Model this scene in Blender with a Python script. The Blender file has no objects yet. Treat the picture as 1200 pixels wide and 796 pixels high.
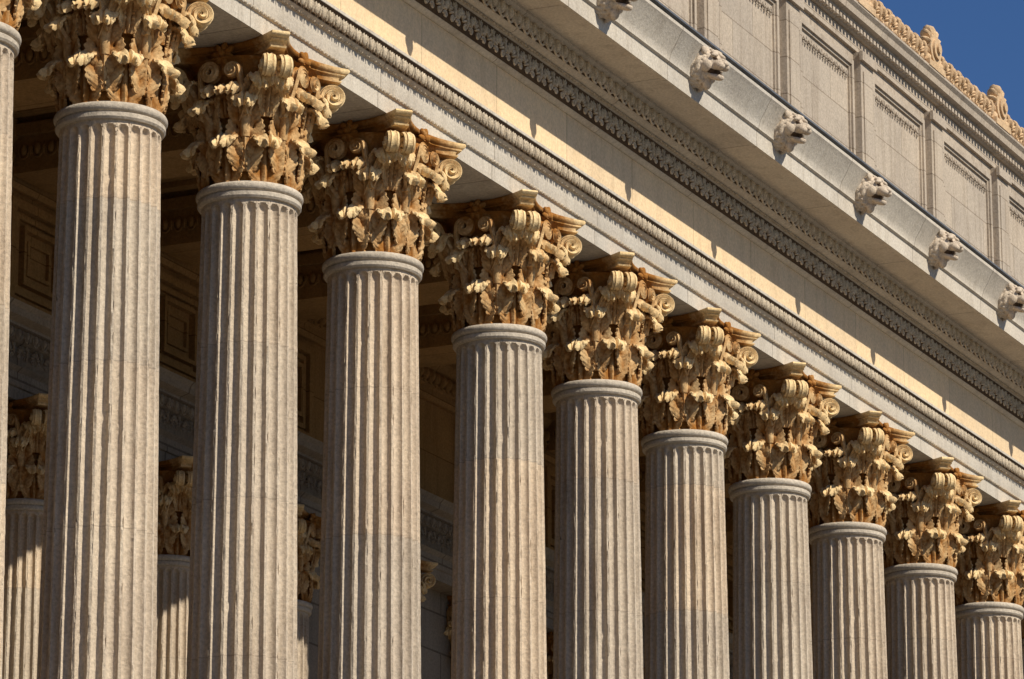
import bpy, math, random, bmesh
import numpy as np
from mathutils import Vector
random.seed(3); rng=np.random.default_rng(7)
HC=1.6
scene=bpy.context.scene

def stone(name,c1,c2,dark,shade_patina=False,scale=1.0,bump=0.35,joint=None,grain=0.18,streak=0.35,drum=None,rough=0.85,pit=0.0):
    m=bpy.data.materials.new(name); m.use_nodes=True
    nt=m.node_tree; N=nt.nodes; L=nt.links
    b=N['Principled BSDF']; b.inputs['Roughness'].default_value=rough
    b.inputs['Specular IOR Level'].default_value=0.15
    tc=N.new('ShaderNodeTexCoord'); oi=N.new('ShaderNodeObjectInfo')
    add=N.new('ShaderNodeVectorMath'); add.operation='ADD'
    mul=N.new('ShaderNodeVectorMath'); mul.operation='SCALE'
    comb=N.new('ShaderNodeCombineXYZ')
    L.new(oi.outputs['Random'],comb.inputs[0]); L.new(oi.outputs['Random'],comb.inputs[1])
    L.new(comb.outputs[0],mul.inputs[0]); mul.inputs['Scale'].default_value=37.0
    L.new(tc.outputs['Object'],add.inputs[0]); L.new(mul.outputs[0],add.inputs[1])
    def noise(s,det=2,vec=None,r=0.6):
        n=N.new('ShaderNodeTexNoise'); n.inputs['Scale'].default_value=s; n.inputs['Detail'].default_value=det
        n.inputs['Roughness'].default_value=r
        L.new(vec or add.outputs[0],n.inputs['Vector']); return n.outputs['Fac']
    def ramp(inp,a,b_,c=0.0,d=1.0):
        r=N.new('ShaderNodeMapRange'); r.inputs['From Min'].default_value=a; r.inputs['From Max'].default_value=b_
        r.inputs['To Min'].default_value=c; r.inputs['To Max'].default_value=d
        L.new(inp,r.inputs['Value']); return r.outputs[0]
    def mix(f,a,b_,mode='MIX'):
        x=N.new('ShaderNodeMix'); x.data_type='RGBA'; x.blend_type=mode
        if isinstance(f,(int,float)): x.inputs['Factor'].default_value=f
        else: L.new(f,x.inputs['Factor'])
        for k,i in ((a,6),(b_,7)):
            if isinstance(k,tuple): x.inputs[i].default_value=(*k,1)
            else: L.new(k,x.inputs[i])
        return x.outputs[2]
    def math_(op,a,b_=None):
        x=N.new('ShaderNodeMath'); x.operation=op
        for k,i in ((a,0),(b_,1)):
            if k is None: continue
            if isinstance(k,(int,float)): x.inputs[i].default_value=k
            else: L.new(k,x.inputs[i])
        return x.outputs[0]
    big=noise(0.9*scale,3)
    col=mix(ramp(big,0.35,0.65),c1,c2)
    g=noise(24*scale,4,None,0.75)
    if shade_patina:
        at=N.new('ShaderNodeAttribute'); at.attribute_name='shade_patina'
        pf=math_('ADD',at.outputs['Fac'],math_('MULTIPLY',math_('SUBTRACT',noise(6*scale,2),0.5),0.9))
        col=mix(ramp(pf,0.75,0.05),col,dark)  # low attribute values blend to dark, painting recess shade into the colour
    if streak>0:
        mp=N.new('ShaderNodeMapping'); mp.inputs['Scale'].default_value=(5*scale,5*scale,0.45*scale)
        L.new(add.outputs[0],mp.inputs['Vector'])
        st=ramp(noise(1.0,3,mp.outputs[0]),0.50,0.75)
        col=mix(math_('MULTIPLY',st,streak),col,dark)
    vm=N.new('ShaderNodeVectorMath'); vm.operation='SCALE'; L.new(col,vm.inputs[0]); L.new(ramp(g,0.3,0.7,1-grain*1.6,1+grain),vm.inputs['Scale'])
    col=vm.outputs[0]
    if pit>0: # sparse dark pits and lichen specks
        col=mix(math_('MULTIPLY',ramp(noise(48,2),0.62,0.72),pit),col,dark)
    sep=N.new('ShaderNodeSeparateXYZ'); L.new(tc.outputs['Object'],sep.inputs[0])
    if drum:
        ph=math_('ADD',math_('DIVIDE',sep.outputs['Z'],drum),math_('MULTIPLY',oi.outputs['Random'],3.0))
        fl=math_('FLOOR',ph); fr=math_('FRACT',ph)
        wn=N.new('ShaderNodeTexWhiteNoise'); wn.noise_dimensions='2D'
        cb=N.new('ShaderNodeCombineXYZ'); L.new(fl,cb.inputs[0]); L.new(oi.outputs['Random'],cb.inputs[1]); L.new(cb.outputs[0],wn.inputs['Vector'])
        tint=mix(wn.outputs['Value'],(0.92,0.92,0.93),(1.07,1.01,0.95))
        col=mix(1.0,col,tint,'MULTIPLY')
        j=math_('LESS_THAN',fr,0.007)
        col=mix(math_('MULTIPLY',j,0.3),col,(0.14,0.10,0.08))
    if joint:
        br=N.new('ShaderNodeTexBrick'); br.inputs['Scale'].default_value=1.0
        br.inputs['Brick Width'].default_value=joint[0]; br.inputs['Row Height'].default_value=joint[1]
        br.inputs['Mortar Size'].default_value=joint[2]; br.inputs['Mortar Smooth'].default_value=0.3
        br.inputs['Color1'].default_value=(1.06,1.03,0.98,1); br.inputs['Color2'].default_value=(0.88,0.88,0.88,1); br.inputs['Mortar'].default_value=(0.42,0.38,0.34,1)
        cb=N.new('ShaderNodeCombineXYZ'); L.new(sep.outputs['X'],cb.inputs[0]); L.new(sep.outputs['Z'],cb.inputs[1]); L.new(cb.outputs[0],br.inputs['Vector'])
        col=mix(0.8,col,br.outputs['Color'],'MULTIPLY')
    L.new(col,b.inputs['Base Color'])
    bp=N.new('ShaderNodeBump'); bp.inputs['Strength'].default_value=bump; bp.inputs['Distance'].default_value=0.03
    L.new(g,bp.inputs['Height']); L.new(bp.outputs[0],b.inputs['Normal'])
    return m

M_shaft=stone('shaft_limestone',(0.68,0.575,0.44),(0.59,0.49,0.375),(0.28,0.205,0.135),drum=1.9,bump=0.5,streak=0.5,grain=0.2,pit=.6)
M_neck=stone('neck_stone',(0.62,0.535,0.425),(0.54,0.46,0.36),(0.27,0.22,0.16),bump=0.4,grain=.2,pit=.4)
M_cap=stone('capital_golden_stone',(0.88,0.66,0.36),(0.82,0.58,0.29),(0.35,0.145,0.03),shade_patina=True,bump=0.5,streak=0.2,grain=0.18)
M_ent=stone('entablature_stone',(0.64,0.58,0.49),(0.56,0.50,0.42),(0.33,0.275,0.21),joint=(3.4,60,0.012),bump=0.3,streak=0.4,grain=0.15)
M_frieze=stone('frieze_cream_stone',(0.84,0.63,0.39),(0.78,0.60,0.39),(0.46,0.32,0.19),joint=(2.3,60,0.008),bump=0.25,streak=0.3,grain=0.12)
M_carv=stone('carved_band_stone',(0.66,0.55,0.41),(0.57,0.47,0.34),(0.22,0.16,0.10),bump=0.5,scale=1.5,grain=0.3)
M_gap_shade=stone('carving_gap_shade',(0.13,0.085,0.05),(0.10,0.065,0.04),(0.07,0.05,0.03),bump=0.4,streak=0.2)  # near-black brown standing in for shade behind the carved motifs
M_attic=stone('attic_stone',(0.54,0.455,0.36),(0.47,0.395,0.315),(0.28,0.215,0.155),joint=(1.72,0.62,0.010),bump=0.3,streak=0.55,grain=0.16)
M_crest=stone('crest_stone',(0.72,0.51,0.31),(0.62,0.43,0.25),(0.30,0.17,0.08),bump=0.5)
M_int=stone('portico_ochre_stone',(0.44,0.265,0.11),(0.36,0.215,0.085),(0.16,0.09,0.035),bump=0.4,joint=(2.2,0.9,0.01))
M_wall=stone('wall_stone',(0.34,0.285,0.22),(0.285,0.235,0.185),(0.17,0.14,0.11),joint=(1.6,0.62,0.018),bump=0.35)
M_step=stone('step_stone',(0.31,0.275,0.235),(0.26,0.235,0.20),(0.2,0.18,0.15),joint=(2.0,60,0.01))
M_ground=stone('paving',(0.16,0.145,0.125),(0.13,0.12,0.105),(0.10,0.09,0.08),scale=0.4)
M_lead=stone('lead_flashing',(0.16,0.17,0.19),(0.12,0.13,0.15),(0.07,0.07,0.08),rough=0.6)
M_lion=stone('lion_stone',(0.68,0.56,0.43),(0.60,0.49,0.37),(0.11,0.07,0.045),shade_patina=True,scale=1.5,bump=0.5,streak=.15)
M_wood=stone('door_wood',(0.10,0.06,0.035),(0.08,0.05,0.03),(0.04,0.02,0.01))

class MB:
    def __init__(s): s.V=[]; s.F=[]; s.n=0
    def add(s,v,f):
        v=np.asarray(v,dtype=float).reshape(-1,3)
        s.F.extend([tuple(int(i)+s.n for i in q) for q in f]); s.V.append(v); s.n+=len(v)
    def box(s,x0,x1,y0,y1,z0,z1):
        s.add([(x0,y0,z0),(x1,y0,z0),(x1,y1,z0),(x0,y1,z0),(x0,y0,z1),(x1,y0,z1),(x1,y1,z1),(x0,y1,z1)],
              [(0,3,2,1),(4,5,6,7),(0,1,5,4),(1,2,6,5),(2,3,7,6),(3,0,4,7)])
    def prof(s,pts,x0,x1):
        n=len(pts)
        v=[(x0,y,z) for y,z in pts]+[(x1,y,z) for y,z in pts]
        f=[(i,(i+1)%n,n+(i+1)%n,n+i) for i in range(n)]+[tuple(range(n-1,-1,-1)),tuple(range(n,2*n))]
        s.add(v,f)
    def verts(s): return np.concatenate(s.V)
    def mesh(s,name):
        me=bpy.data.meshes.new(name); me.from_pydata(s.verts().tolist(),[],s.F); me.update(); return me
def fixn(me):
    bm=bmesh.new(); bm.from_mesh(me); bmesh.ops.recalc_face_normals(bm,faces=bm.faces); bm.to_mesh(me); bm.free()
def mkobj(name,me,mat,parent=None,loc=(0,0,HC),ang=35):
    fixn(me)
    if ang:
        me.polygons.foreach_set('use_smooth',[True]*len(me.polygons)); me.set_sharp_from_angle(angle=math.radians(ang))
    if not me.materials: me.materials.append(mat)
    o=bpy.data.objects.new(name,me); scene.collection.objects.link(o)
    o.location=loc
    if parent: o.parent=parent
    return o
def empty(name,loc=(0,0,0)):
    e=bpy.data.objects.new(name,None); scene.collection.objects.link(e); e.location=loc; e.empty_display_size=0.5; return e
def gridf(nu,nv,wrapu=False,off=0):
    f=[]
    for j in range(nv-1):
        for i in range(nu if wrapu else nu-1):
            a=j*nu+i; b=j*nu+(i+1)%nu; f.append((off+a,off+b,off+b+nu,off+a+nu))
    return f
def revolve(mb,pts,n=96,cx=0,cy=0):
    th=np.linspace(0,2*np.pi,n,endpoint=False); V=[]
    for r,z in pts: V.append(np.stack([cx+r*np.cos(th),cy+r*np.sin(th),np.full(n,z)],1))
    mb.add(np.concatenate(V),gridf(n,len(pts),True))
def ell(mb,c,r,a=0,nu=8,nv=6,tilt=0):
    th=np.linspace(0,2*np.pi,nu,endpoint=False); ph=np.linspace(0.02,np.pi-0.02,nv)
    V=[]
    for p in ph: V.append(np.stack([np.sin(p)*np.cos(th)*r[0],np.sin(p)*np.sin(th)*r[1],np.full(nu,np.cos(p)*r[2])],1))
    V=np.concatenate(V)
    if tilt:
        ct,st=math.cos(tilt),math.sin(tilt); V=np.stack([V[:,0],V[:,1]*ct-V[:,2]*st,V[:,1]*st+V[:,2]*ct],1)
    ca,sa=math.cos(a),math.sin(a)
    x=V[:,0]*ca+V[:,2]*sa; z=-V[:,0]*sa+V[:,2]*ca
    V=np.stack([x+c[0],V[:,1]+c[1],z+c[2]],1)
    mb.add(V,gridf(nu,nv,True)+[tuple(range(nu)),tuple(range(nu*nv-1,nu*nv-nu-1,-1))])
def tube(mb,P,r,n=6):
    P=np.asarray(P,float); m=len(P); R=np.full(m,r) if np.isscalar(r) else np.asarray(r)
    T=np.gradient(P,axis=0); T/=np.linalg.norm(T,axis=1)[:,None]+1e-9
    ref=np.array([0.13,1,0.07]); A=np.cross(T,ref); A/=np.linalg.norm(A,axis=1)[:,None]+1e-9; B=np.cross(T,A)
    th=np.linspace(0,2*np.pi,n,endpoint=False)
    V=np.concatenate([P[i]+R[i]*(np.cos(th)[:,None]*A[i]+np.sin(th)[:,None]*B[i]) for i in range(m)])
    mb.add(V,gridf(n,m,True)+[tuple(range(n)),tuple(range(n*m-1,n*m-n-1,-1))])
def tile(motif,xs,y,z,sc=1.0):
    v=motif.verts()*sc; out=MB(); n=len(v); k=len(xs)
    off=np.stack([np.asarray(xs),np.full(k,y),np.full(k,z)],1)
    V=(v[None]+off[:,None]).reshape(-1,3)
    V=V+rng.normal(0,0.0015,V.shape)
    out.V=[V]; out.n=len(V)
    for i in range(k): out.F.extend([tuple(a+i*n for a in q) for q in motif.F])
    return out

COLX=[27.0,30.4,33.7,37.05,40.27,43.62,46.95,50.77,54.06,57.31,60.78,64.20,67.72,71.32]+[71.32+3.48*i for i in range(1,11)]
Y0=23.76; ZN=15.32; XA=24.0; XB=108.5; ZF=2.67

def shaft_mesh():
    ts=[-.5,-.42,-.40,-.35,-.25,-.12,0,.12,.25,.35,.40,.42]
    nf=24; p=2*np.pi/nf
    th=np.array([(k+t)*p for k in range(nf) for t in ts]); tt=np.array([t for k in range(nf) for t in ts])
    zs=list(np.arange(0,-0.36,-0.015))+list(np.arange(-0.40,-9,-0.075))+list(np.arange(-9.0,-12.01,-0.25))
    zs=[z for z in zs if z>-12]+[-12.0]
    V=[]
    for z in zs:
        t=-z/12
        R=.578+.105*math.sin(min(t*1.6,math.pi/2))
        R+=0.035*max(0,1+z/0.16)**2
        zz=max(0,(z+0.27)/0.07); zb=max(0,(-11.7-z)/0.07)
        d=1-(tt/.4)**2-zz**2-zb**2
        dep=0.066*(R/.6)*np.sqrt(np.clip(d,0,None))
        arr=(np.abs(np.abs(tt)-.41)<.02)
        chip=np.where(arr&(rng.random(len(tt))<.13),rng.random(len(tt))*.022,0)
        r=R-dep-chip+rng.normal(0,.0012,len(tt))
        V.append(np.stack([r*np.cos(th),r*np.sin(th),np.full(len(th),z)],1))
    mb=MB(); mb.add(np.concatenate(V),gridf(len(th),len(zs),True)); return mb.mesh('shaft')
ME_shaft=shaft_mesh()
mb=MB()
k=[(.56,-.15),(.615,-.145),(.632,-.12),(.632,-.075),(.618,-.07),(.618,-.06)]
k+=[(.612+.042*math.cos(a),.0+.055*math.sin(a)) for a in np.linspace(-math.pi/2,math.pi/2,9)]+[(.5,.055)]
revolve(mb,k,96); ME_neck=mb.mesh('neck_ring')
mb=MB()
k=[(.60,.0),(.70,0),(.71,-.06)]+[(.74+.04*math.cos(a),-.11+.045*math.sin(a)) for a in np.linspace(math.pi/2,-math.pi/2,7)]
k+=[(.73,-.18),(.70,-.24),(.72,-.31),(.77,-.34)]+[(.80+.09*math.cos(a),-.43+.085*math.sin(a)) for a in np.linspace(math.pi/2,-math.pi/2,9)]
revolve(mb,k,64); mb.box(-.93,.93,-.93,.93,-.65,-.516); ME_base=mb.mesh('attic_base')

# ---------------- Corinthian capital ----------------
def bell(z): return .53+.02*z+.20*(np.clip(z/1.58,0,1))**4
def interp(s,a,b): return np.interp(s,a,b)
def leafB(mb,th0,z0,L,W,lean=8,curl=210,cs=.60,off=.04,drift=0.0,N=3,nu=33,ns=72,droop=.08,tipw=.5,cup=.03,hd=.025):
    s=np.linspace(0,1,ns); ds=L/(ns-1)
    q=np.clip((s-cs)/(1-cs),0,1)
    al=np.radians(90-lean*s-curl*q**1.1)
    r=np.zeros(ns); z=np.zeros(ns); r[0]=bell(z0)+off; z[0]=z0
    for i in range(1,ns):
        r[i]=r[i-1]+math.cos(al[i])*ds; z[i]=z[i-1]+math.sin(al[i])*ds
        mn=bell(z[i])+off
        if r[i]<mn and q[i]<.02: r[i]=mn
    env=W*interp(s,[0,.10,.25,.45,.62,.78,.90,1],[.70,.95,1.05,1.08,1.0,.88,.72,tipw])
    u=np.linspace(-1,1,nu); U,S=np.meshgrid(u,s); AU=np.abs(U)
    ph=S*N-AU**1.3*.55+.30
    fr=ph-np.floor(ph)
    lobe=np.sqrt(np.clip(1-(2*fr-1)**2,0,1))
    fing=np.abs(np.sin(np.pi*fr*4))
    k=np.clip((AU-.30)/.70,0,1)
    fac=1-k*(.42*(1-lobe**.7)+.12*(1-fing))
    X=U*env[:,None]*fac
    eye=np.exp(-((AU-.45)/.11)**2)*np.exp(-(np.minimum(fr,1-fr)/.11)**2)
    d=(.034*np.exp(-(U/.09)**2) - .020*np.exp(-((AU-.2)/.07)**2)
       + k**.6*(.060*lobe-.025) + .018*(fing-.5)*np.clip(AU*1.6-.3,0,1)
       - .09*eye + cup*AU**2.5)
    d=d*interp(s,[0,.12,1],[.5,1,1])[:,None]
    d=d-droop*(AU**2.2)*(W/.22)*interp(s,[0,cs-.08,cs+.12,1],[0,0,1,1.0])[:,None]
    nr=np.sin(al)[:,None]; nz=-np.cos(al)[:,None]
    RR=r[:,None]+d*nr; ZZ=z[:,None]+d*nz
    hood=interp(s,[0,cs,cs+.15,1],[0,0,1,1])[:,None]
    ZZ=ZZ-hd*hood*AU**2*(W/.22)
    TH=th0+drift*S+X/np.maximum(RR,.45)
    P=np.stack([RR*np.cos(TH),RR*np.sin(TH),ZZ],-1).reshape(-1,3)
    P+=rng.normal(0,.0010,P.shape)
    mb.add(P,gridf(nu,ns))
def ribbon(mb,C,Wd,w0,w1,prof=((-1,0),(-.82,.032),(-.5,.0),(0,.016),(.5,.0),(.82,.032),(1,0))):
    C=np.asarray(C); m=len(C); T=np.gradient(C,axis=0); T/=np.linalg.norm(T,axis=1)[:,None]+1e-9
    Wd=np.asarray(Wd); Nn=np.cross(Wd,T); Nn/=np.linalg.norm(Nn,axis=1)[:,None]+1e-9
    w=np.linspace(w0,w1,m); V=[]
    for i in range(m):
        for a,h in prof: V.append(C[i]+Wd[i]*a*w[i]+Nn[i]*h)
    mb.add(V,gridf(len(prof),m))
def capital_mesh():
    mb=MB(); D=math.radians
    for k in range(8):
        leafB(mb,D(45*k+rng.normal(0,.8)),.03,.84+rng.normal(0,.015),.235,lean=8,curl=205,cs=.60,off=.03,droop=.06)
    for k in range(8):
        leafB(mb,D(45*k+22.5),.18,1.18+rng.normal(0,.015),.23,lean=11,curl=205,cs=.70,off=.06,N=4,droop=.06)
    for q in range(4):
        for sg in (-1,1):
            c=q*90+45
            leafB(mb,D(c+sg*19),.80,.84,.155,lean=46,curl=195,cs=.60,off=.07,drift=D(-sg*11),N=3,nu=25,ns=52,droop=.06)
            leafB(mb,D(c+sg*26),.82,.64,.14,lean=16,curl=205,cs=.56,off=.06,drift=D(sg*8),N=2,nu=25,ns=44,droop=.06)
        leafB(mb,D(q*90+45),.86,.80,.14,lean=54,curl=190,cs=.62,off=.10,N=3,nu=25,ns=50,droop=.05)
        leafB(mb,D(q*90),.86,.54,.12,lean=10,curl=200,cs=.58,off=.05,N=2,nu=21,ns=40,droop=.05)
    thin=mb
    for q in range(4):
        for sg in (-1,1):
            cen=D(q*90+45)
            rc,zc,ra=1.02,1.38,.165
            pr=[];pz=[];pt=[]
            a0=D(165)
            e=(rc+ra*math.cos(a0),zc+ra*math.sin(a0)); st=(.64,.80)
            for t in np.linspace(0,1,14,endpoint=False):
                x=(1-t)**2*st[0]+2*t*(1-t)*(e[0]-.08)+t*t*e[0]; z=(1-t)**2*st[1]+2*t*(1-t)*(1.08)+t*t*e[1]
                pr.append(x);pz.append(z);pt.append(cen+sg*D(20*(1-t)+5.0))
            for t in np.linspace(0,1,56):
                a=a0-t*D(760); rr=ra*(1-t)*.88+.12*ra
                pr.append(rc+rr*math.cos(a));pz.append(zc+rr*math.sin(a));pt.append(cen+sg*D(5.0+2.0*t))
            C=[(r*math.cos(t),r*math.sin(t),z) for r,z,t in zip(pr,pz,pt)]
            Wd=[(-math.sin(t),math.cos(t),0) for t in pt]
            ribbon(mb,C,Wd,.05,.08)
            side=D(q*90+45-sg*45)
            ra=.11; tc,zc=.15,1.40
            ct=[];cz=[]
            stt=(.32,.86); e=(tc+ra,zc)
            for t in np.linspace(0,1,12,endpoint=False):
                ct.append((1-t)**2*stt[0]+2*t*(1-t)*(e[0]+.02)+t*t*e[0]); cz.append((1-t)**2*stt[1]+2*t*(1-t)*1.1+t*t*e[1])
            for t in np.linspace(0,1,52):
                a=t*D(800); rr=ra*(.12+.88*(1-t)); ct.append(tc+rr*math.cos(a)); cz.append(zc+rr*math.sin(a))
            C=[];Wd=[]
            ca,sa=math.cos(side),math.sin(side)
            for i,(t,z) in enumerate(zip(ct,cz)):
                rr=.76 if i>11 else .62+.14*i/12
                t=t*sg
                C.append((rr*ca-t*sa,rr*sa+t*ca,z)); Wd.append((ca,sa,0))
            ribbon(mb,C,Wd,.04,.06)
        for sg in (-1,1):
            th=D(q*90+45+sg*22.5)
            P=[((bell(z)+.045+.03*z)*math.cos(th),(bell(z)+.045+.03*z)*math.sin(th),z) for z in np.linspace(.6,.9,6)]
            tube(mb,P,np.linspace(.045,.06,6),10)
    me=thin.mesh('tmp'); o=bpy.data.objects.new('tmp',me); scene.collection.objects.link(o)
    sm=o.modifiers.new('s','SOLIDIFY'); sm.thickness=.030; sm.offset=0
    dg=bpy.context.evaluated_depsgraph_get(); dg.update()
    ev=o.evaluated_get(dg).to_mesh()
    nv=len(ev.vertices); co=np.empty(nv*3); ev.vertices.foreach_get('co',co); co=co.reshape(-1,3)
    F=[tuple(p.vertices) for p in ev.polygons]
    o.evaluated_get(dg).to_mesh_clear(); bpy.data.objects.remove(o)
    A=MB(); A.add(co,F)
    revolve(A,[(.50,.02)]+[(float(bell(z)),z) for z in np.linspace(.03,1.56,20)]+[(.80,1.58)],64)
    def outline(h,cen,hw):
        pts=[]
        for q in range(4):
            a=q*math.pi/2
            for t in np.linspace(-1,1,17):
                x=h-(h-cen)*(1-t*t); y=t*hw
                pts.append((x*math.cos(a)-y*math.sin(a),x*math.sin(a)+y*math.cos(a)))
        return pts
    lay=[(1.590,.78,.52,.66),(1.595,.86,.57,.72),(1.615,.865,.575,.725),(1.618,.835,.555,.70),(1.645,.835,.56,.70),(1.668,.855,.585,.72),(1.676,.895,.62,.75),(1.692,.90,.625,.755),(1.695,.885,.62,.745),(1.705,.915,.645,.77),(1.725,.94,.67,.785),(1.75,.947,.677,.79),(1.774,.935,.67,.782)]
    V=[];n=68
    for z,h,c,hw in lay: V+= [(x,y,z) for x,y in outline(h,c,hw)]
    V=np.asarray(V); V[:n*12,:2]*=(1+rng.normal(0,.003,(n*12,1)))
    A.add(V,gridf(n,len(lay),True)+[tuple(range(n)),tuple(range(n*len(lay)-1,n*len(lay)-n-1,-1))])
    for q in range(4):
        a=q*math.pi/2; f=MB()
        for k in range(7):
            b=k*2*math.pi/7+.2
            ell(f,(.085*math.sin(b),-.03,.085*math.cos(b)),(.045,.04,.075),b,8,6)
        ell(f,(0,-.06,0),(.05,.05,.05)); ell(f,(0,0,-.16),(.05,.04,.11)); ell(f,(.07,0,-.14),(.03,.03,.09),-.5); ell(f,(-.07,0,-.14),(.03,.03,.09),.5)
        v=f.verts(); x=v[:,0]; y=v[:,1]; z=v[:,2]
        rx=-(y)+.70; V=np.stack([rx*math.cos(a)-x*math.sin(a),rx*math.sin(a)+x*math.cos(a),z+1.64],1)
        A.add(V,f.F)
    me=A.mesh('capital')
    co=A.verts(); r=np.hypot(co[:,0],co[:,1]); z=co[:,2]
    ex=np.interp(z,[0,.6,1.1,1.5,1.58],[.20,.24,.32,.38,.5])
    pat=np.clip((r-bell(z)-.03)/ex,0,1)  # shade between the leaves put into the colour, browner toward the bell
    at=me.attributes.new('shade_patina','FLOAT','POINT'); at.data.foreach_set('value',pat.astype(np.float32))
    return me
ME_cap=capital_mesh()
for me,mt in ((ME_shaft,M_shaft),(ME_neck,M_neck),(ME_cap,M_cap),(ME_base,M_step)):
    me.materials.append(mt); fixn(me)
    me.polygons.foreach_set('use_smooth',[True]*len(me.polygons))
    me.set_sharp_from_angle(angle=math.radians(55 if me is ME_cap else 32))
def column(name,x,y,zn,sc=1.0,parent=None,k=0):
    e=empty(name,(x,y,zn+HC)); e.scale=(sc,)*3
    if parent: e.parent=parent
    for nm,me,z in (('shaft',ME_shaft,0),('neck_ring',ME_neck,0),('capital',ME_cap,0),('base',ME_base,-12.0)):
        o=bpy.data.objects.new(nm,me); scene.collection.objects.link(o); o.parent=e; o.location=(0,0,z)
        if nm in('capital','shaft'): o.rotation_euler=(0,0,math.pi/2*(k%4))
    return e
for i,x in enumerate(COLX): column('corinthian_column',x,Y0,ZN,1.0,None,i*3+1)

B=empty('courthouse_building')
mb=MB()
mb.prof([(24.36,17.10),(23.18,17.10),(23.18,17.33),(23.15,17.34),(23.14,17.37),(23.14,17.62),(23.10,17.64),(23.07,17.67),(23.03,17.80),(22.96,17.86),(22.96,17.90),(23.15,17.915),(24.36,17.915)],XA,XB)
mkobj('architrave',mb.mesh('a'),M_ent,B,ang=20)
mb=MB(); mb.prof([(24.30,17.92),(23.18,17.92),(23.18,18.75),(24.30,18.75)],XA,XB)
mkobj('frieze',mb.mesh('f'),M_frieze,B,ang=20)
mb=MB()
mb.prof([(24.36,18.755),(23.16,18.755),(23.12,18.78),(23.10,18.80),(23.04,18.95),(22.97,19.09),(22.93,19.10),(22.93,19.13),(22.85,19.15),(22.81,19.18),(22.74,19.34),(22.66,19.385),(22.66,19.42),(22.13,19.42),(22.12,19.38),(22.05,19.38),(22.05,19.63),(22.01,19.65),(22.01,19.69),(21.985,19.78),(21.91,19.90),(21.85,20.02),(21.80,20.09),(21.80,20.14),(23.0,20.19),(24.36,20.19)],XA,XB)
mkobj('cornice',mb.mesh('c'),M_ent,B,ang=20)
mb=MB()
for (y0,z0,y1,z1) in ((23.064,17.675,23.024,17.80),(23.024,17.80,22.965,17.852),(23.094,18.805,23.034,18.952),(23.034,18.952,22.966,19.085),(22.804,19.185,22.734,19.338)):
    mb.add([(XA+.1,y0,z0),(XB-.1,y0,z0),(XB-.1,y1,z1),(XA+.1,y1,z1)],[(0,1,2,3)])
mkobj('carving_grounds',mb.mesh('cg'),M_gap_shade,B,ang=0)  # dark strips that paint shaded gaps behind the mouldings
mb=MB(); mb.box(XA,XB,21.785,23.1,20.194,20.222); mkobj('lead_gutter_edge',mb.mesh('l'),M_lead,B,ang=0)
XS0,XS1=30.0,104.0
def xs(p): return np.arange(XS0,XS1,p)
egg=MB(); ell(egg,(0,-.01,0),(.052,.055,.085),0,10,7)
tube(egg,[(.085*math.cos(a),-.02,-.01+.115*math.sin(a)) for a in np.linspace(math.radians(160),math.radians(380),10)],.014,5)
ell(egg,(.105,-.02,-.015),(.016,.03,.085))
tongue=MB(); ell(tongue,(.022,0,0),(.022,.03,.075),.12); ell(tongue,(-.022,0,0),(.022,.03,.075),-.12); ell(tongue,(.067,-.005,-.01),(.010,.02,.07))
palm=MB()
for i in range(-3,4):
    a=i*.42; l=.085-.006*abs(i); ell(palm,((.03+l)*math.sin(a),-.01,-.06+(.03+l)*math.cos(a)),(.020,.03,l*.72),a)
for s in (-1,1):
    tube(palm,[(s*(.095+.05*(1-t)*math.cos(t*9)),-.02,-.115+.05*(1-t)*math.sin(t*9)) for t in np.linspace(0,.85,14)],.014,5)
ell(palm,(.17,-.015,.02),(.02,.03,.12)); ell(palm,(.145,-.01,.07),(.014,.025,.06),-.6); ell(palm,(.195,-.01,.07),(.014,.025,.06),.6)
bead=MB(); ell(bead,(0,0,0),(.030,.024,.024)); ell(bead,(.042,0,0),(.008,.024,.024),0,8,4)
mkobj('architrave_leaf_moulding',tile(tongue,xs(.185),23.015,17.765,1.25).mesh('t'),M_carv,B,ang=60)
mkobj('architrave_bead_moulding',tile(bead,xs(.1),23.115,17.645).mesh('t'),M_carv,B,ang=60)
mkobj('fascia_bead_moulding',tile(bead,xs(.1),23.155,17.355,.9).mesh('t'),M_carv,B,ang=60)
mkobj('bed_palmette_moulding',tile(palm,xs(.39),23.005,18.945,1.12).mesh('t'),M_carv,B,ang=60)
mkobj('bed_bead_moulding',tile(bead,xs(.1),22.92,19.115).mesh('t'),M_carv,B,ang=60)
mkobj('egg_and_dart_moulding',tile(egg,xs(.255),22.735,19.262,1.16).mesh('t'),M_carv,B,ang=60)

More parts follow.
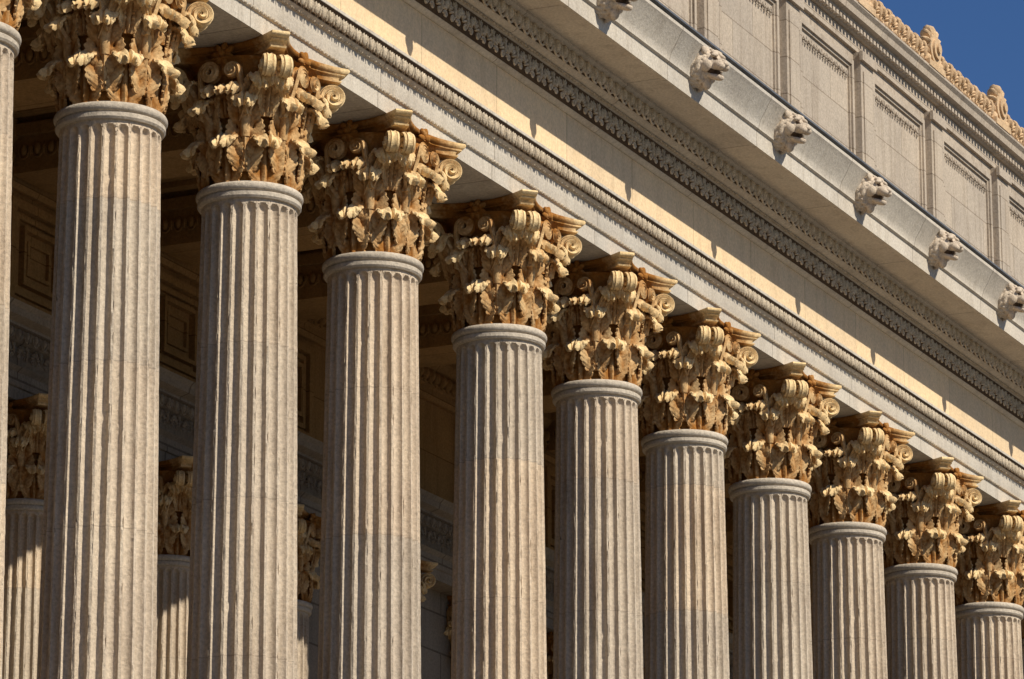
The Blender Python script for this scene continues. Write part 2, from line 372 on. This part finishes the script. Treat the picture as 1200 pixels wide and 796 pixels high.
def lion_mesh():
    m=MB()
    def e(c,r,a=0,t=0): ell(m,c,r,a,16,12,t)
    e((0,.0,.02),(.18,.2,.19)); e((0,-.17,.0),(.11,.17,.09)); e((0,-.18,.07),(.055,.16,.038),0,.12)
    e((0,-.33,.015),(.06,.03,.034)); e((0,-.14,-.18),(.095,.16,.05),0,.2); e((0,-.25,-.19),(.07,.05,.05))
    e((0,-.09,.18),(.11,.07,.05)); e((0,-.0,-.13),(.12,.10,.11))
    for s in (-1,1):
        e((s*.055,-.265,-.03),(.064,.085,.06)); e((s*.09,-.145,.14),(.07,.05,.034),s*.3); e((s*.135,-.05,-.03),(.075,.10,.10))
        e((s*.18,.0,.19),(.058,.035,.068),s*.7); e((s*.082,-.17,.088),(.03,.022,.02))
        for ring in range(3):
            n=8
            for j in range(n):
                b=math.radians(12+ (j+.5*(ring%2))*21.5); rr=.17+.04*ring; y0=-.02+.07*ring
                P=[]
                for t in np.linspace(0,1,9):
                    bb=b+.16*math.sin(t*5+j)+.18*t
                    R=rr+.12*t-.02*t*t
                    P.append((s*R*math.sin(bb),y0+.13*t+.02*math.sin(t*6),R*math.cos(bb)*1.05-.02*t))
                tube(m,P,[.036+.014*math.sin(math.pi*t)-.012*t for t in np.linspace(0,1,9)],8)
    e((0,.15,-.02),(.24,.12,.25)); e((0,-.0,-.29),(.07,.07,.09))
    me=m.mesh('lion'); o=bpy.data.objects.new('tmp',me); scene.collection.objects.link(o)
    r=o.modifiers.new('r','REMESH'); r.mode='VOXEL'; r.voxel_size=.009
    dg=bpy.context.evaluated_depsgraph_get(); dg.update()
    me2=bpy.data.meshes.new_from_object(o.evaluated_get(dg)); bpy.data.objects.remove(o)
    me2.materials.clear(); me2.materials.append(M_lion)
    me2.polygons.foreach_set('use_smooth',[True]*len(me2.polygons))
    # shade painted into eye sockets, lock hollows and the water-stained mouth
    n=len(me2.vertices); co=np.empty(n*3); me2.vertices.foreach_get('co',co); co=co.reshape(-1,3)
    x,y,z=co[:,0],co[:,1],co[:,2]
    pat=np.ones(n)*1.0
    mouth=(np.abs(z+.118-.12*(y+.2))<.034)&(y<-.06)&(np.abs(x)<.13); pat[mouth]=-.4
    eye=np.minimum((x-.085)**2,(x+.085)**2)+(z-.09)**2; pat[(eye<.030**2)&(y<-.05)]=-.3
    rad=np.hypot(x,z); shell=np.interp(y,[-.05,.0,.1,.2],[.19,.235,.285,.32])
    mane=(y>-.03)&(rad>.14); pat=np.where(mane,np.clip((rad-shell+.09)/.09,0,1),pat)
    at=me2.attributes.new('shade_patina','FLOAT','POINT'); at.data.foreach_set('value',pat.astype(np.float32))
    return me2
ME_lion=lion_mesh()
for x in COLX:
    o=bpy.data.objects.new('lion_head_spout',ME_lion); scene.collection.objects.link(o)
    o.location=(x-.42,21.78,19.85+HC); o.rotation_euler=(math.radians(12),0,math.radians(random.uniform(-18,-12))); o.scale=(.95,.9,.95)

mb=MB(); YW=23.36; DA=.24
mb.box(XA,XB,YW,24.2,20.2,23.46+DA)
mb.box(XA,XB,YW-.16,YW,20.23,20.62); mb.box(XA,XB,YW-.11,YW,20.62,20.70)
for i,x in enumerate(COLX):
    mb.box(x-.30,x+.30,YW-.13,YW,20.705,23.22+DA)
    mb.box(x-.35,x+.35,YW-.19,YW-.131,23.06+DA,23.22+DA)
    mb.box(x-.20,x+.20,YW-.15,YW-.131,20.95,22.9+DA)
    if i<len(COLX)-1:
        a=x+.46; b=COLX[i+1]-.46
        for (w,p,ins) in ((.09,.07,0),(.05,.035,.09)):
            x0,x1,z0,z1=a+ins,b-ins,20.86+ins,23.02-ins+DA
            mb.box(x0,x1,YW-p,YW,z1-w,z1); mb.box(x0,x1,YW-p,YW,z0,z0+w)
            mb.box(x0,x0+w,YW-p,YW,z0+w,z1-w); mb.box(x1-w,x1,YW-p,YW,z0+w,z1-w)
mkobj('attic_wall',mb.mesh('at'),M_attic,B,ang=0)
mb=MB()
mb.prof([(y,z+DA) for y,z in [(24.2,23.462),(23.25,23.462),(23.22,23.50),(23.16,23.58),(23.16,23.62),(23.06,23.64),(23.04,23.74),(22.99,23.80),(22.99,23.84),(24.2,23.86)]],XA,XB)
mb.box(XA,XB,YW-.06,YW,23.24+DA,23.455+DA)
mkobj('attic_cornice',mb.mesh('ac'),M_attic,B,ang=20)
sm=MB(); v=palm.verts()*.55; sm.add(v,palm.F)
pp=[]
for i in range(len(COLX)-1):
    a=COLX[i]+.78; b=COLX[i+1]-.78; n=int((b-a)/.2); pp+=list(np.linspace(a,b,n))
mkobj('attic_panel_carving',tile(sm,pp,YW-.02,22.72+DA).mesh('t'),M_attic,B,ang=60)
dent=MB(); dent.box(-.045,.045,-.07,.0,-.05,.05)
mkobj('attic_dentils',tile(dent,xs(.16),23.22,23.535+DA).mesh('t'),M_attic,B,ang=0)
cr=MB(); v=palm.verts()*np.array([1.15,2.2,1.15]); cr.add(v,palm.F); cr.box(-.195,.195,-.03,.09,-.2,-.13)
tube(cr,[(.17*math.cos(a),0,-.02+.2*math.sin(a)) for a in np.linspace(0,math.pi,12)],.022,6)
mkobj('roof_cresting',tile(cr,xs(.45),23.12,24.09+DA,1.2).mesh('t'),M_crest,B,ang=60)
an=MB()
def disc(m,r,y0,y1,zc,n=24):
    th=np.linspace(0,2*np.pi,n,endpoint=False)
    V=[(r*math.cos(t),y,zc+r*math.sin(t)) for y in (y0,y1) for t in th]
    m.add(V,gridf(n,2,True)+[tuple(range(n)),tuple(range(2*n-1,n-1,-1))])
disc(an,.23,-.10,.42,.30); disc(an,.15,-.135,-.10,.30); disc(an,.07,-.17,-.135,.30)
for i in range(-3,4):
    a=i*.45; ell(an,(.24*math.sin(a),-.02,.32+.24*math.cos(a)),(.05,.09,.12),a)
ell(an,(-.26,0,.1),(.1,.12,.1)); ell(an,(.26,0,.1),(.1,.12,.1)); an.box(-.34,.34,-.12,.3,-.03,.07)
mkobj('antefixes',tile(an,[x-.6 for x in COLX],23.12,23.87+DA,1.2).mesh('t'),M_crest,B,ang=40)

YWI=29.1
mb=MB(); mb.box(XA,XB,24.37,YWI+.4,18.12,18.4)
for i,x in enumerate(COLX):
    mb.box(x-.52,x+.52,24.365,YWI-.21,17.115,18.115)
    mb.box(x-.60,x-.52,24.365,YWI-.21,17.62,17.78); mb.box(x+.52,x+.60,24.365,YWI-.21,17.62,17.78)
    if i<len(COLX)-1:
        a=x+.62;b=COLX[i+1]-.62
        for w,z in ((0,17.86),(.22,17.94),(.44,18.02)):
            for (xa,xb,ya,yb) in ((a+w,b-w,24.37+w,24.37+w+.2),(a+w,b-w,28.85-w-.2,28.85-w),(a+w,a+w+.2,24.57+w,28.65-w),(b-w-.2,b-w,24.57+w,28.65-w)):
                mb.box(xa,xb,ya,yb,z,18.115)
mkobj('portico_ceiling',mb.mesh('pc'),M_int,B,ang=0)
dy=np.arange(24.5,28.8,.21); ev=egg.verts(); bm_=MB()
for x in COLX:
    for yy in dy:
        for sgn in (-1,1):
            V=np.stack([x+sgn*(.53-ev[:,1]*1.0),yy+ev[:,0]*sgn,17.42+ev[:,2]],1); bm_.add(V,egg.F)
mkobj('beam_carved_strips',bm_.mesh('bs'),M_int,B,ang=60)
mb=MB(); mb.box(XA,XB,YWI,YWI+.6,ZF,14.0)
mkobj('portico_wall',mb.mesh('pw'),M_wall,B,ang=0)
mb=MB()
mb.prof([(YWI,14.0),(28.72,14.0),(28.72,14.16),(28.69,14.17),(28.69,14.36),(28.62,14.42),(28.70,14.43),(28.70,14.70),(28.62,14.74),(28.55,14.86),(28.50,14.88),(28.50,14.93),(28.36,14.97),(28.34,15.06),(28.28,15.12),(28.9,15.16),(29.1,15.16)],XA,XB)
mkobj('inner_entablature',mb.mesh('ie'),M_wall,B,ang=20)
mkobj('inner_carved_band',tile(palm,xs(.34),28.60,14.60,.8).mesh('t'),M_wall,B,ang=60)
mkobj('inner_egg_band',tile(egg,xs(.21),28.56,14.82,.8).mesh('t'),M_wall,B,ang=60)
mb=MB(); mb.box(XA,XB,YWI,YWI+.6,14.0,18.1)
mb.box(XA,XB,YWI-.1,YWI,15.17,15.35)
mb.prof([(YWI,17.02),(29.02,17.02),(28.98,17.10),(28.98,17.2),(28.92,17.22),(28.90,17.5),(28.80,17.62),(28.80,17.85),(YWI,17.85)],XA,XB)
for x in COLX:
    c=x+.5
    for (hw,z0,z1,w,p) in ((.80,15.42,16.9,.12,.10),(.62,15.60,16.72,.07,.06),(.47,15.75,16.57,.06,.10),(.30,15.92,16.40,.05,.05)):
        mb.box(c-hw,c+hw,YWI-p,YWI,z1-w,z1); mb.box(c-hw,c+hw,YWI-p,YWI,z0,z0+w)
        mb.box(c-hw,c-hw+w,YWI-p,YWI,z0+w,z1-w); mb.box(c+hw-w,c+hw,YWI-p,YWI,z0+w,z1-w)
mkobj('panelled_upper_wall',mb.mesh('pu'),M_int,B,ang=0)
mkobj('inner_upper_band',tile(egg,xs(.21),28.90,17.36,1.2).mesh('t'),M_int,B,ang=60)
for i,x in enumerate(COLX): column('engaged_column',x,28.85,14.0-1.78*.76,.76,B,i)
mb=MB(); fr=MB()
for i in range(0,len(COLX)-1):
    c=(COLX[i]+COLX[i+1])/2
    mb.box(c-.6,c+.6,YWI-.05,YWI,ZF+.02,ZF+3.6); mb.box(c-.5,c-.05,YWI-.08,YWI-.051,ZF+.2,ZF+3.4); mb.box(c+.05,c+.5,YWI-.08,YWI-.051,ZF+.2,ZF+3.4)
    fr.box(c-.8,c-.61,YWI-.12,YWI,ZF+.02,ZF+3.8); fr.box(c+.61,c+.8,YWI-.12,YWI,ZF+.02,ZF+3.8); fr.box(c-.95,c+.95,YWI-.25,YWI,ZF+3.805,ZF+4.1)
mkobj('doors',mb.mesh('d'),M_wood,B,ang=0); mkobj('door_frames',fr.mesh('d'),M_wall,B,ang=0)
mb=MB(); mb.box(XA-2,XA-.01,22.9,60,ZF,20.1); mb.box(XB+.01,XB+2,22.9,60,ZF,20.1); mb.box(XA,XB,YWI+.61,60,ZF,18.0); mb.box(XA,XB,24.37,60,18.45,20.18)
mkobj('side_wings_and_body',mb.mesh('w'),M_wall,B,ang=0)
mb=MB(); n=25; h=(ZF+1.6)/n; pts=[(60,-1.62),(60,ZF-.01)]; y=22.5
pts.append((y,ZF-.01)); z=ZF-.01
for i in range(n-1):
    z-=h; pts.append((y,z)); y-=.34; pts.append((y,z))
pts.append((y,-1.62)); mb.prof(pts,XA-3,XB+3)
mkobj('grand_staircase',mb.mesh('s'),M_step,B,ang=0)
mb=MB(); mb.add([(-2500,-2500,0),(2500,-2500,0),(2500,2500,0),(-2500,2500,0)],[(0,1,2,3)])
mkobj('ground',mb.mesh('g'),M_ground,None,loc=(0,0,0),ang=0)

s=Vector((-.2,-1,.95)).normalized()
sun=bpy.data.lights.new('sun','SUN'); sun.energy=5.0; sun.angle=math.radians(.53); sun.color=(1,.93,.80)
so=bpy.data.objects.new('sun',sun); scene.collection.objects.link(so); so.rotation_euler=s.to_track_quat('Z','Y').to_euler(); so.location=(40,-20,60)
w=bpy.data.worlds.new('World'); scene.world=w; w.use_nodes=True
nt=w.node_tree; bg=nt.nodes['Background']; sky=nt.nodes.new('ShaderNodeTexSky'); sky.sky_type='NISHITA'; sky.sun_disc=False
sky.sun_elevation=math.asin(s.z); sky.sun_rotation=math.atan2(s.x,s.y); sky.air_density=1.0; sky.dust_density=.1; sky.ozone_density=3.0; sky.altitude=300
hs=nt.nodes.new('ShaderNodeHueSaturation'); hs.inputs['Saturation'].default_value=1.25; hs.inputs['Hue'].default_value=.512
nt.links.new(sky.outputs[0],hs.inputs['Color']); nt.links.new(hs.outputs[0],bg.inputs[0]); bg.inputs[1].default_value=.072

cam=bpy.data.cameras.new('cam'); cam.lens=150; cam.sensor_width=36; cam.clip_end=6000; cam.clip_start=.1
co=bpy.data.objects.new('camera',cam); scene.collection.objects.link(co); co.location=(0,0,HC+.19)
a=math.radians(24.9); p=math.radians(15.1)
d=Vector((math.cos(p)*math.cos(a),math.cos(p)*math.sin(a),math.sin(p)))
co.rotation_euler=d.to_track_quat('-Z','Y').to_euler()
scene.camera=co
scene.view_settings.view_transform='Standard'; scene.view_settings.look='None'; scene.view_settings.exposure=0
